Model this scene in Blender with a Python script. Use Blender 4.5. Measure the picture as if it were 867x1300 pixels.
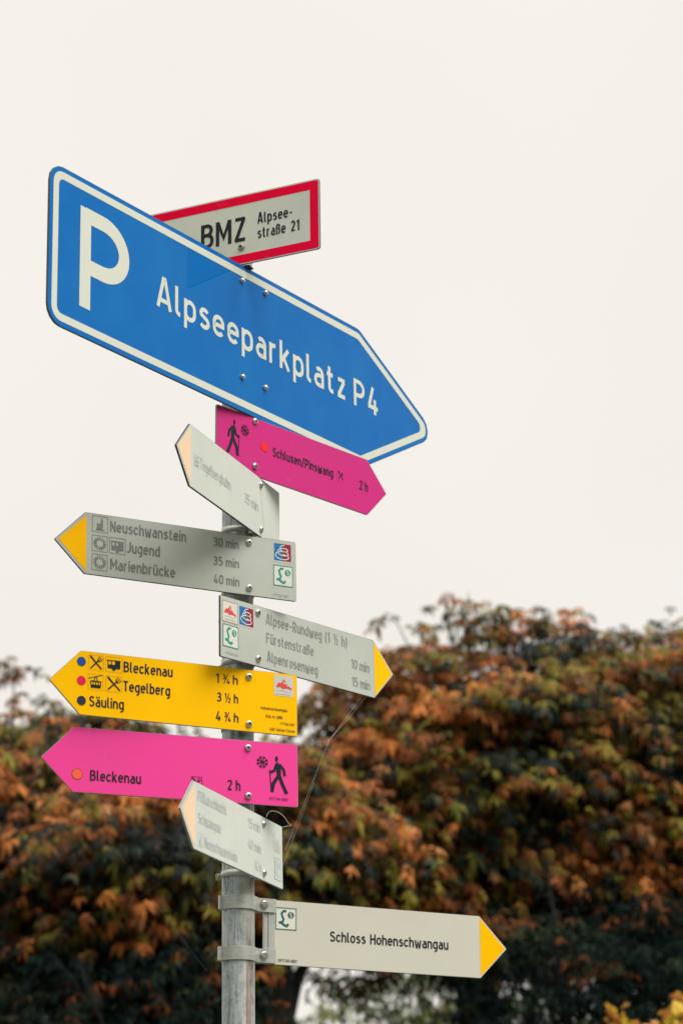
import bpy, bmesh, math, random
import numpy as np
from mathutils import Vector, Matrix

for o in list(bpy.data.objects):
    bpy.data.objects.remove(o, do_unlink=True)
scene = bpy.context.scene
col = scene.collection
R = math.radians
EYE = 1.6

# ------------------------------------------------------------------ camera
cam = bpy.data.cameras.new('camera')
cam.sensor_fit = 'HORIZONTAL'
cam.sensor_width = 24.0
cam.lens = 84.99
cam.clip_start = 0.05
cam.clip_end = 3000
cam.dof.use_dof = True
cam.dof.focus_distance = 5.86
cam.dof.aperture_fstop = 4.2
cam.dof.aperture_blades = 0
camo = bpy.data.objects.new('camera', cam)
col.objects.link(camo)
camo.matrix_world = Matrix.Translation((0, 0, EYE)) @ Matrix.Rotation(R(90 + 18.324), 4, 'X') @ Matrix.Rotation(R(-0.834), 4, 'Z')
scene.camera = camo

# ------------------------------------------------------------------ sky and sun
SUN_DIR = Vector((0.55, -0.28, 0.85)).normalized()
SUN_EL = math.asin(SUN_DIR.z)
SUN_ROT = math.atan2(SUN_DIR.x, SUN_DIR.y)
world = bpy.data.worlds.new('World')
scene.world = world
world.use_nodes = True
wn = world.node_tree
wn.nodes.clear()
out = wn.nodes.new('ShaderNodeOutputWorld')
bg = wn.nodes.new('ShaderNodeBackground')
SKY_STRENGTH = 0.1
bg.inputs['Strength'].default_value = SKY_STRENGTH
sky = wn.nodes.new('ShaderNodeTexSky')
sky.sky_type = 'NISHITA'
sky.sun_disc = False
sky.sun_elevation = SUN_EL
sky.sun_rotation = SUN_ROT
# a closed deck of pale cloud lies over the sky, very slightly uneven
tc = wn.nodes.new('ShaderNodeTexCoord')
cn = wn.nodes.new('ShaderNodeTexNoise')
cn.inputs['Scale'].default_value = 3.0
cn.inputs['Detail'].default_value = 3.0
wn.links.new(tc.outputs['Generated'], cn.inputs['Vector'])
cr = wn.nodes.new('ShaderNodeValToRGB')
k = 1.0 / SKY_STRENGTH
cr.color_ramp.elements[0].position = 0.3
cr.color_ramp.elements[1].position = 0.7
cr.color_ramp.elements[0].color = (0.905 * k, 0.863 * k, 0.80 * k, 1)
cr.color_ramp.elements[1].color = (0.965 * k, 0.922 * k, 0.856 * k, 1)
wn.links.new(cn.outputs['Fac'], cr.inputs['Fac'])
mx = wn.nodes.new('ShaderNodeMixRGB')
mx.inputs['Fac'].default_value = 0.97
wn.links.new(sky.outputs['Color'], mx.inputs['Color1'])
wn.links.new(cr.outputs['Color'], mx.inputs['Color2'])
# like any overcast sky it is brightest overhead
sx = wn.nodes.new('ShaderNodeSeparateXYZ')
wn.links.new(tc.outputs['Generated'], sx.inputs['Vector'])
zr = wn.nodes.new('ShaderNodeMapRange')
zr.interpolation_type = 'SMOOTHSTEP'
zr.inputs['From Min'].default_value = 0.55
zr.inputs['From Max'].default_value = 1.0
zr.inputs['To Min'].default_value = 1.0
zr.inputs['To Max'].default_value = 3.2
wn.links.new(sx.outputs['Z'], zr.inputs['Value'])
br = wn.nodes.new('ShaderNodeVectorMath')
br.operation = 'SCALE'
wn.links.new(mx.outputs['Color'], br.inputs[0])
wn.links.new(zr.outputs['Result'], br.inputs['Scale'])
wn.links.new(br.outputs['Vector'], bg.inputs['Color'])
wn.links.new(bg.outputs['Background'], out.inputs['Surface'])

sun = bpy.data.lights.new('sun', 'SUN')
sun.energy = 3.2
sun.angle = R(38)
sun.color = (1.0, 0.955, 0.885)
suno = bpy.data.objects.new('sun', sun)
col.objects.link(suno)
suno.rotation_euler = SUN_DIR.to_track_quat('Z', 'Y').to_euler()
suno.location = (6, -5, 12)

vs = scene.view_settings
vs.view_transform = 'Standard'
vs.look = 'None'
vs.gamma = 1.0
vs.use_curve_mapping = False
vs.exposure = 0.0
scene.render.engine = 'CYCLES'

# ------------------------------------------------------------------ materials
MATS = {}


def principled(name):
    m = bpy.data.materials.new(name)
    m.use_nodes = True
    return m, m.node_tree, m.node_tree.nodes['Principled BSDF']


def mat(name, rgb, rough=0.5, metal=0.0, spec=0.22, var=0.06, scale=14.0, coat=0.0, bump=0.0, stretch=None):
    """plain painted / printed surface: the colour wanders a little, the gloss too"""
    if name in MATS:
        return MATS[name]
    m, nt, b = principled(name)
    N, L = nt.nodes, nt.links
    t = N.new('ShaderNodeTexCoord')
    mp = N.new('ShaderNodeMapping')
    if stretch:
        mp.inputs['Scale'].default_value = stretch
    L.new(t.outputs['Object'], mp.inputs['Vector'])
    n = N.new('ShaderNodeTexNoise')
    n.inputs['Scale'].default_value = scale
    n.inputs['Detail'].default_value = 5
    n.inputs['Roughness'].default_value = 0.6
    L.new(mp.outputs['Vector'], n.inputs['Vector'])
    r = N.new('ShaderNodeValToRGB')
    r.color_ramp.elements[0].position = 0.3
    r.color_ramp.elements[1].position = 0.72
    r.color_ramp.elements[0].color = (*[c * (1 - var) for c in rgb], 1)
    r.color_ramp.elements[1].color = (*[min(1, c * (1 + var)) for c in rgb], 1)
    L.new(n.outputs['Fac'], r.inputs['Fac'])
    L.new(r.outputs['Color'], b.inputs['Base Color'])
    mr = N.new('ShaderNodeMapRange')
    mr.inputs['To Min'].default_value = max(0.02, rough - 0.07)
    mr.inputs['To Max'].default_value = min(1, rough + 0.07)
    L.new(n.outputs['Fac'], mr.inputs['Value'])
    L.new(mr.outputs['Result'], b.inputs['Roughness'])
    b.inputs['Metallic'].default_value = metal
    b.inputs['Specular IOR Level'].default_value = spec
    b.inputs['Coat Weight'].default_value = coat
    b.inputs['Coat Roughness'].default_value = 0.06
    if bump:
        bp = N.new('ShaderNodeBump')
        bp.inputs['Strength'].default_value = bump
        bp.inputs['Distance'].default_value = 0.002
        L.new(n.outputs['Fac'], bp.inputs['Height'])
        L.new(bp.outputs['Normal'], b.inputs['Normal'])
    MATS[name] = m
    return m


def weathered(name, rgb, dirt, rough=0.45, amount=0.35, spec=0.18, scratch=0.05):
    """sign face that has stood outside for years: run-off streaks, specks, cloudy fading"""
    m, nt, b = principled(name)
    N, L = nt.nodes, nt.links
    t = N.new('ShaderNodeTexCoord')
    m1 = N.new('ShaderNodeMapping')
    m1.inputs['Scale'].default_value = (9, 9, 1.2)
    L.new(t.outputs['Object'], m1.inputs['Vector'])
    n1 = N.new('ShaderNodeTexNoise')
    n1.inputs['Scale'].default_value = 2.2
    n1.inputs['Detail'].default_value = 6
    L.new(m1.outputs['Vector'], n1.inputs['Vector'])
    n2 = N.new('ShaderNodeTexNoise')
    n2.inputs['Scale'].default_value = 7
    n2.inputs['Detail'].default_value = 6
    L.new(t.outputs['Object'], n2.inputs['Vector'])
    n3 = N.new('ShaderNodeTexNoise')
    n3.inputs['Scale'].default_value = 260
    n3.inputs['Detail'].default_value = 2
    L.new(t.outputs['Object'], n3.inputs['Vector'])
    r1 = N.new('ShaderNodeMapRange')
    r1.inputs['From Min'].default_value = 0.45
    r1.inputs['From Max'].default_value = 0.75
    L.new(n1.outputs['Fac'], r1.inputs['Value'])
    r2 = N.new('ShaderNodeMapRange')
    r2.inputs['From Min'].default_value = 0.42
    r2.inputs['From Max'].default_value = 0.7
    L.new(n2.outputs['Fac'], r2.inputs['Value'])
    mu = N.new('ShaderNodeMath')
    mu.operation = 'MULTIPLY_ADD'
    L.new(r1.outputs['Result'], mu.inputs[0])
    mu.inputs[1].default_value = 0.3
    L.new(r2.outputs['Result'], mu.inputs[2])
    r3 = N.new('ShaderNodeMapRange')
    r3.inputs['From Min'].default_value = 0.70
    r3.inputs['From Max'].default_value = 0.78
    L.new(n3.outputs['Fac'], r3.inputs['Value'])
    ad = N.new('ShaderNodeMath')
    ad.operation = 'ADD'
    L.new(mu.outputs[0], ad.inputs[0])
    L.new(r3.outputs['Result'], ad.inputs[1])
    sc = N.new('ShaderNodeMath')
    sc.operation = 'MULTIPLY'
    sc.use_clamp = True
    sc.inputs[1].default_value = amount
    L.new(ad.outputs[0], sc.inputs[0])
    mixc = N.new('ShaderNodeMixRGB')
    mixc.inputs['Color1'].default_value = (*rgb, 1)
    mixc.inputs['Color2'].default_value = (*dirt, 1)
    L.new(sc.outputs[0], mixc.inputs['Fac'])
    # hair-line scratches that come and go
    n4 = N.new('ShaderNodeTexNoise')
    n4.inputs['Scale'].default_value = 5.5
    n4.inputs['Detail'].default_value = 1.5
    n4.inputs['Distortion'].default_value = 0.2
    L.new(t.outputs['Object'], n4.inputs['Vector'])
    d1 = N.new('ShaderNodeMath')
    d1.operation = 'SUBTRACT'
    d1.inputs[1].default_value = 0.5
    L.new(n4.outputs['Fac'], d1.inputs[0])
    d2 = N.new('ShaderNodeMath')
    d2.operation = 'ABSOLUTE'
    L.new(d1.outputs[0], d2.inputs[0])
    d3 = N.new('ShaderNodeMapRange')
    d3.inputs['From Min'].default_value = 0.0
    d3.inputs['From Max'].default_value = 0.004
    d3.inputs['To Min'].default_value = scratch
    d3.inputs['To Max'].default_value = 0.0
    L.new(d2.outputs[0], d3.inputs['Value'])
    d4 = N.new('ShaderNodeMath')
    d4.operation = 'MULTIPLY'
    L.new(d3.outputs['Result'], d4.inputs[0])
    L.new(r2.outputs['Result'], d4.inputs[1])
    scr = N.new('ShaderNodeMixRGB')
    scr.inputs['Color2'].default_value = (0.75, 0.73, 0.68, 1)
    L.new(d4.outputs[0], scr.inputs['Fac'])
    L.new(mixc.outputs['Color'], scr.inputs['Color1'])
    L.new(scr.outputs['Color'], b.inputs['Base Color'])
    rr = N.new('ShaderNodeMapRange')
    rr.inputs['To Min'].default_value = rough - 0.08
    rr.inputs['To Max'].default_value = rough + 0.14
    L.new(sc.outputs[0], rr.inputs['Value'])
    L.new(rr.outputs['Result'], b.inputs['Roughness'])
    b.inputs['Specular IOR Level'].default_value = spec
    MATS[name] = m
    return m


def galvanised(name):
    m, nt, b = principled(name)
    N, L = nt.nodes, nt.links
    t = N.new('ShaderNodeTexCoord')
    m1 = N.new('ShaderNodeMapping')
    m1.inputs['Scale'].default_value = (1, 1, 0.07)
    L.new(t.outputs['Object'], m1.inputs['Vector'])
    streak = N.new('ShaderNodeTexNoise')
    streak.inputs['Scale'].default_value = 105
    streak.inputs['Detail'].default_value = 6
    streak.inputs['Roughness'].default_value = 0.65
    L.new(m1.outputs['Vector'], streak.inputs['Vector'])
    spang = N.new('ShaderNodeTexNoise')
    spang.inputs['Scale'].default_value = 42
    spang.inputs['Detail'].default_value = 8
    spang.inputs['Roughness'].default_value = 0.7
    L.new(t.outputs['Object'], spang.inputs['Vector'])
    ra = N.new('ShaderNodeValToRGB')
    e = ra.color_ramp.elements
    e[0].position, e[0].color = 0.36, (0.065, 0.075, 0.085, 1)
    e[1].position, e[1].color = 0.60, (0.56, 0.59, 0.58, 1)
    e2 = e.new(0.46)
    e2.color = (0.30, 0.35, 0.37, 1)
    mixf = N.new('ShaderNodeMixRGB')
    mixf.inputs['Fac'].default_value = 0.45
    L.new(streak.outputs['Fac'], mixf.inputs['Color1'])
    L.new(spang.outputs['Fac'], mixf.inputs['Color2'])
    L.new(mixf.outputs['Color'], ra.inputs['Fac'])
    # rust runs down one side of the pole
    sx = N.new('ShaderNodeSeparateXYZ')
    L.new(t.outputs['Object'], sx.inputs['Vector'])
    m2 = N.new('ShaderNodeMapping')
    m2.inputs['Scale'].default_value = (1, 1, 0.012)
    L.new(t.outputs['Object'], m2.inputs['Vector'])
    run = N.new('ShaderNodeTexNoise')
    run.inputs['Scale'].default_value = 95
    run.inputs['Detail'].default_value = 3
    L.new(m2.outputs['Vector'], run.inputs['Vector'])
    rr = N.new('ShaderNodeMapRange')
    rr.inputs['From Min'].default_value = 0.5
    rr.inputs['From Max'].default_value = 0.64
    L.new(run.outputs['Fac'], rr.inputs['Value'])
    side = N.new('ShaderNodeMapRange')
    side.inputs['From Min'].default_value = 0.004
    side.inputs['From Max'].default_value = 0.02
    L.new(sx.outputs['X'], side.inputs['Value'])
    mu = N.new('ShaderNodeMath')
    mu.operation = 'MULTIPLY'
    L.new(rr.outputs['Result'], mu.inputs[0])
    L.new(side.outputs['Result'], mu.inputs[1])
    mu2 = N.new('ShaderNodeMath')
    mu2.operation = 'MULTIPLY'
    mu2.inputs[1].default_value = 0.75
    L.new(mu.outputs[0], mu2.inputs[0])
    fin = N.new('ShaderNodeMixRGB')
    fin.inputs['Color2'].default_value = (0.26, 0.13, 0.07, 1)
    L.new(mu2.outputs[0], fin.inputs['Fac'])
    L.new(ra.outputs['Color'], fin.inputs['Color1'])
    L.new(fin.outputs['Color'], b.inputs['Base Color'])
    inv = N.new('ShaderNodeMath')
    inv.operation = 'MULTIPLY_ADD'
    inv.inputs[1].default_value = -0.3
    inv.inputs[2].default_value = 0.35
    L.new(mu2.outputs[0], inv.inputs[0])
    L.new(inv.outputs[0], b.inputs['Metallic'])
    b.inputs['Roughness'].default_value = 0.5
    bp = N.new('ShaderNodeBump')
    bp.inputs['Strength'].default_value = 0.25
    bp.inputs['Distance'].default_value = 0.001
    L.new(mixf.outputs['Color'], bp.inputs['Height'])
    L.new(bp.outputs['Normal'], b.inputs['Normal'])
    MATS[name] = m
    return m


def leaf_mat(name, stops, trans=0.25, rough=0.5, spec=0.12):
    """every leaf carries its own tone (0..1) picked at random; the ramp turns it into a leaf colour"""
    m, nt, b = principled(name)
    N, L = nt.nodes, nt.links
    a = N.new('ShaderNodeAttribute')
    a.attribute_name = 'leaf_tone'
    r = N.new('ShaderNodeValToRGB')
    e = r.color_ramp.elements
    e[0].position, e[0].color = stops[0][0], (*stops[0][1], 1)
    e[1].position, e[1].color = stops[-1][0], (*stops[-1][1], 1)
    for p_, c_ in stops[1:-1]:
        x = e.new(p_)
        x.color = (*c_, 1)
    L.new(a.outputs['Fac'], r.inputs['Fac'])
    t = N.new('ShaderNodeTexCoord')
    n = N.new('ShaderNodeTexNoise')
    n.inputs['Scale'].default_value = 9
    n.inputs['Detail'].default_value = 3
    L.new(t.outputs['Object'], n.inputs['Vector'])
    hv = N.new('ShaderNodeHueSaturation')
    mr = N.new('ShaderNodeMapRange')
    mr.inputs['To Min'].default_value = 0.55
    mr.inputs['To Max'].default_value = 1.45
    L.new(n.outputs['Fac'], mr.inputs['Value'])
    L.new(mr.outputs['Result'], hv.inputs['Value'])
    L.new(r.outputs['Color'], hv.inputs['Color'])
    L.new(hv.outputs['Color'], b.inputs['Base Color'])
    b.inputs['Roughness'].default_value = rough
    b.inputs['Specular IOR Level'].default_value = spec
    tr = N.new('ShaderNodeBsdfTranslucent')
    L.new(hv.outputs['Color'], tr.inputs['Color'])
    ms = N.new('ShaderNodeMixShader')
    ms.inputs['Fac'].default_value = trans
    L.new(b.outputs['BSDF'], ms.inputs[1])
    L.new(tr.outputs['BSDF'], ms.inputs[2])
    L.new(ms.outputs['Shader'], N['Material Output'].inputs['Surface'])
    MATS[name] = m
    return m


GREY_FACE = weathered('grey_sign_face', (0.475, 0.51, 0.465), (0.38, 0.40, 0.36), 0.5, 0.45)
GREY_FACE2 = weathered('pale_sign_face', (0.58, 0.62, 0.575), (0.49, 0.52, 0.475), 0.5, 0.4)
CREAM_FACE = weathered('cream_sign_face', (0.59, 0.585, 0.51), (0.52, 0.51, 0.43), 0.5, 0.3)
YELLOW_FACE = weathered('yellow_sign_face', (1.0, 0.54, 0.0), (0.92, 0.48, 0.0), 0.42, 0.25, 0.08)
PINK_FACE = weathered('pink_sign_face', (0.88, 0.062, 0.33), (0.76, 0.065, 0.30), 0.4, 0.35, 0.15)
PINK_FACE2 = weathered('magenta_sign_face', (0.61, 0.028, 0.22), (0.51, 0.035, 0.19), 0.4, 0.4, 0.15)
BLUE_FACE = weathered('blue_sign_face', (0.0, 0.132, 0.45), (0.008, 0.19, 0.48), 0.07, 0.3, 0.10, 0.02)
BOARD_WHITE = weathered('reflective_white', (0.70, 0.74, 0.66), (0.50, 0.52, 0.44), 0.4, 0.3)
BLUE_WHITE = weathered('reflective_lettering', (0.63, 0.66, 0.59), (0.60, 0.62, 0.54), 0.4, 0.3)
RED_FACE = weathered('red_border', (0.95, 0.0, 0.05), (0.80, 0.01, 0.05), 0.45, 0.35, 0.04)
ARROW_YELLOW = weathered('yellow_arrow_film', (1.0, 0.52, 0.0), (0.94, 0.47, 0.0), 0.45, 0.2, 0.08)
ARROW_FADED = weathered('bleached_arrow_film', (0.83, 0.60, 0.40), (0.76, 0.58, 0.42), 0.5, 0.35)
EDGE = mat('aluminium_edge', (0.30, 0.31, 0.29), 0.5, 0.4)
DARK_EDGE = mat('dark_edge', (0.06, 0.065, 0.07), 0.5)
INK = mat('black_ink', (0.012, 0.015, 0.022), 0.45)
GREY_INK = mat('faded_grey_ink', (0.19, 0.205, 0.195), 0.55, var=0.2, scale=60)
GREY_INK2 = mat('paler_grey_ink', (0.255, 0.275, 0.26), 0.55, var=0.2, scale=60)
GHOST_INK = mat('bleached_ink', (0.485, 0.535, 0.515), 0.55, var=0.12, scale=60)
GHOST_INK2 = mat('bleached_blue_ink', (0.50, 0.56, 0.555), 0.55, var=0.12, scale=60)
NAVY = mat('navy_dot', (0.02, 0.03, 0.055), 0.5)
BLUE_DOT = mat('blue_dot', (0.008, 0.075, 0.30), 0.5)
RED_DOT = mat('crimson_dot', (0.75, 0.01, 0.08), 0.5)
ORANGE_DOT = mat('orange_dot', (0.88, 0.13, 0.05), 0.5)
SCARLET_DOT = mat('scarlet_dot', (0.90, 0.015, 0.03), 0.5)
STICKER = mat('sticker_white', (0.66, 0.67, 0.60), 0.45)
STICKER_GREY = mat('sticker_grey', (0.60, 0.58, 0.52), 0.45)
PALE_RED = mat('sticker_red', (0.72, 0.07, 0.07), 0.5)
GHOST_RED = mat('sticker_line', (0.45, 0.25, 0.22), 0.5)
TEAL = mat('sticker_teal', (0.02, 0.28, 0.24), 0.5)
PINE = mat('sticker_pine', (0.02, 0.12, 0.10), 0.5)
AZURE = mat('sticker_blue', (0.01, 0.16, 0.42), 0.5)
WINE = mat('sticker_wine', (0.28, 0.015, 0.055), 0.5)
GALV = galvanised('galvanised_steel')
STEEL = mat('stainless_steel', (0.62, 0.59, 0.55), 0.28, 0.95, var=0.15, scale=50)
BRASSY = mat('tarnished_nut', (0.55, 0.45, 0.34), 0.4, 0.8, var=0.25, scale=90)
ALU = mat('clamp_aluminium', (0.50, 0.52, 0.49), 0.42, 0.55, var=0.12, scale=40, stretch=(1, 1, 5))
SOCKET = mat('socket_shadow_black', (0.02, 0.02, 0.022), 0.6)
SILK = mat('spider_silk', (0.75, 0.72, 0.66), 0.35)
BARK = mat('bark', (0.028, 0.03, 0.032), 0.9, var=0.4, scale=9, bump=0.6, stretch=(1, 1, 0.25))

# ------------------------------------------------------------------ mesh helpers


class MB:
    def __init__(self):
        self.v, self.f, self.s = [], [], []

    def add(self, vs_, fs_, smooth=False):
        b = len(self.v)
        self.v += [tuple(q) for q in vs_]
        self.f += [tuple(b + i for i in f_) for f_ in fs_]
        self.s += [smooth] * len(fs_)

    def box(self, x0, x1, y0, y1, z0, z1):
        vs_ = [(x, y, z) for x in (x0, x1) for y in (y0, y1) for z in (z0, z1)]
        self.add(vs_, [(0, 1, 3, 2), (4, 6, 7, 5), (0, 4, 5, 1), (2, 3, 7, 6), (0, 2, 6, 4), (1, 5, 7, 3)])

    def ring_lathe(self, prof, center, ax, n=24, cap0=True, cap1=True, smooth=True):
        """prof: (radius, height along ax)"""
        ax = Vector(ax).normalized()
        u = ax.orthogonal().normalized()
        w = ax.cross(u)
        c = Vector(center)
        vs_, fs_ = [], []
        for r_, h_ in prof:
            for i in range(n):
                a = 2 * math.pi * i / n
                vs_.append(c + ax * h_ + (u * math.cos(a) + w * math.sin(a)) * r_)
        for j in range(len(prof) - 1):
            for i in range(n):
                fs_.append((j * n + i, j * n + (i + 1) % n, (j + 1) * n + (i + 1) % n, (j + 1) * n + i))
        self.add(vs_, fs_, smooth)
        b = len(self.v) - len(vs_)
        if cap0:
            self.f.append(tuple(b + i for i in range(n - 1, -1, -1)))
            self.s.append(False)
        if cap1:
            k_ = b + (len(prof) - 1) * n
            self.f.append(tuple(k_ + i for i in range(n)))
            self.s.append(False)

    def tube(self, pts, rad, n=6, smooth=True):
        pts = [Vector(q) for q in pts]
        rads = rad if isinstance(rad, (list, tuple)) else [rad] * len(pts)
        vs_, fs_ = [], []
        u = None
        for i, q in enumerate(pts):
            d = (pts[min(i + 1, len(pts) - 1)] - pts[max(i - 1, 0)]).normalized()
            if u is None:
                u = d.orthogonal().normalized()
            u = (u - d * u.dot(d))
            u = u.normalized() if u.length > 1e-6 else d.orthogonal().normalized()
            w = d.cross(u)
            for j in range(n):
                a = 2 * math.pi * j / n
                vs_.append(q + (u * math.cos(a) + w * math.sin(a)) * rads[i])
        for i in range(len(pts) - 1):
            for j in range(n):
                fs_.append((i * n + j, i * n + (j + 1) % n, (i + 1) * n + (j + 1) % n, (i + 1) * n + j))
        self.add(vs_, fs_, smooth)

    def prism(self, poly, y0, y1):
        """poly in x,z, front at y0 (smaller y), extruded to y1"""
        n = len(poly)
        vs_ = [(x, y0, z) for x, z in poly] + [(x, y1, z) for x, z in poly]
        fs_ = [tuple(range(n)), tuple(range(2 * n - 1, n - 1, -1))]
        for i in range(n):
            j = (i + 1) % n
            fs_.append((i, n + i, n + j, j))
        self.add(vs_, fs_)

    def flat(self, poly, y):
        self.add([(x, y, z) for x, z in poly], [tuple(range(len(poly)))])

    def ringflat(self, a, b, y):
        n = len(a)
        self.add([(x, y, z) for x, z in a] + [(x, y, z) for x, z in b],
                 [(i, (i + 1) % n, n + (i + 1) % n, n + i) for i in range(n)])

    def stroke(self, pts, t, y, closed=False):
        """ribbon of width t along pts in x,z"""
        P = []
        for q in pts:
            q = Vector((q[0], q[1]))
            if not P or (q - P[-1]).length > 1e-6:
                P.append(q)
        if closed and (P[0] - P[-1]).length < 1e-7:
            P = P[:-1]
        n = len(P)
        if n < 2:
            return
        L_, R_ = [], []
        for i in range(n):
            if closed:
                d0 = (P[i] - P[i - 1])
                d1 = (P[(i + 1) % n] - P[i])
            else:
                d0 = (P[i] - P[i - 1]) if i > 0 else None
                d1 = (P[i + 1] - P[i]) if i < n - 1 else None
                d0 = d1 if d0 is None else d0
                d1 = d0 if d1 is None else d1
            d0 = d0.normalized()
            d1 = d1.normalized()
            n0 = Vector((-d0.y, d0.x))
            n1 = Vector((-d1.y, d1.x))
            m_ = n0 + n1
            if m_.length < 1e-3:
                m_ = n0
            m_.normalize()
            s = 1 / max(0.5, m_.dot(n0))
            L_.append(P[i] + m_ * s * t / 2)
            R_.append(P[i] - m_ * s * t / 2)
        vs_ = [(q.x, y, q.y) for q in L_] + [(q.x, y, q.y) for q in R_]
        fs_ = [(i, n + i, n + i + 1, i + 1) for i in range(n - 1)]
        if closed:
            fs_.append((n - 1, 2 * n - 1, n, 0))
        self.add(vs_, fs_)

    def build(self, name, m, parent=None, fixn=True):
        me = bpy.data.meshes.new(name)
        me.from_pydata(self.v, [], self.f)
        me.polygons.foreach_set('use_smooth', self.s)
        if fixn:
            bm = bmesh.new()
            bm.from_mesh(me)
            big = [f_ for f_ in bm.faces if len(f_.verts) > 4]
            if big:
                bmesh.ops.triangulate(bm, faces=big)
            bmesh.ops.recalc_face_normals(bm, faces=bm.faces)
            bm.to_mesh(me)
            bm.free()
        me.materials.append(m)
        o = bpy.data.objects.new(name, me)
        col.objects.link(o)
        if parent:
            o.parent = parent
        return o


def tag(o, label, cat, group=None):
    o['label'] = label
    o['category'] = cat
    if group:
        o['group'] = group
    return o


def empty(name, mw=None, loc=None):
    o = bpy.data.objects.new(name, None)
    o.empty_display_size = 0.1
    col.objects.link(o)
    if mw is not None:
        o.matrix_world = mw
    if loc is not None:
        o.location = loc
    return o


def inset(poly, d):
    """shift every edge of a convex polygon inwards by d (any winding)"""
    n = len(poly)
    area = sum(poly[i][0] * poly[(i + 1) % n][1] - poly[(i + 1) % n][0] * poly[i][1] for i in range(n))
    sg = 1 if area > 0 else -1
    lines = []
    for i in range(n):
        a, b = Vector(poly[i]), Vector(poly[(i + 1) % n])
        t = (b - a).normalized()
        nn = Vector((-t.y, t.x)) * sg
        lines.append((a + nn * d, t))
    res = []
    for i in range(n):
        (p1, t1), (p2, t2) = lines[i - 1], lines[i]
        cr_ = t1.x * t2.y - t1.y * t2.x
        s = ((p2 - p1).x * t2.y - (p2 - p1).y * t2.x) / cr_
        q = p1 + t1 * s
        res.append((q.x, q.y))
    return res


def rounded(poly, rads, n=6):
    res = []
    N_ = len(poly)
    if not isinstance(rads, (list, tuple)):
        rads = [rads] * N_
    for i in range(N_):
        p_, a, b = Vector(poly[i]), Vector(poly[i - 1]), Vector(poly[(i + 1) % N_])
        d0, d1 = (a - p_).normalized(), (b - p_).normalized()
        ang = math.acos(max(-1, min(1, d0.dot(d1))))
        r_ = max(rads[i], 1e-4)
        l = r_ / math.tan(ang / 2)
        c = p_ + (d0 + d1).normalized() * (r_ / math.sin(ang / 2))
        s, e = p_ + d0 * l - c, p_ + d1 * l - c
        a0, a1 = math.atan2(s.y, s.x), math.atan2(e.y, e.x)
        da = (a1 - a0 + math.pi) % (2 * math.pi) - math.pi
        for j in range(n + 1):
            t = a0 + da * j / n
            res.append((c.x + r_ * math.cos(t), c.y + r_ * math.sin(t)))
    return res


# ------------------------------------------------------------------ lettering: narrow road-sign strokes
TH = 0.142
HH = TH / 2
XH = 0.735


def arc(cx, cy, rx, ry, a0, a1, n=16):
    return [(cx + rx * math.cos(R(a0 + (a1 - a0) * i / n)), cy + ry * math.sin(R(a0 + (a1 - a0) * i / n))) for i in range(n + 1)]


def stad(x0, x1, y0, y1):
    r_ = (x1 - x0) / 2
    ry = min((y1 - y0) / 2, r_ * 1.08)
    c = (x0 + x1) / 2
    return arc(c, y1 - ry, r_, ry, 0, 180) + arc(c, y0 + ry, r_, ry, 180, 360)


def G(w, *strokes):
    return (w, strokes)


lt = XH - HH
W_ = 0.40
bowl = ('c', stad(0, W_, HH, lt))
arch = [(0, 0.0)]


def archpath(x0, w):
    return [(x0, 0.40)] + arc(x0 + w / 2, lt - w * 0.52, w / 2, w * 0.52, 180, 0) + [(x0 + w, 0)]


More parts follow.
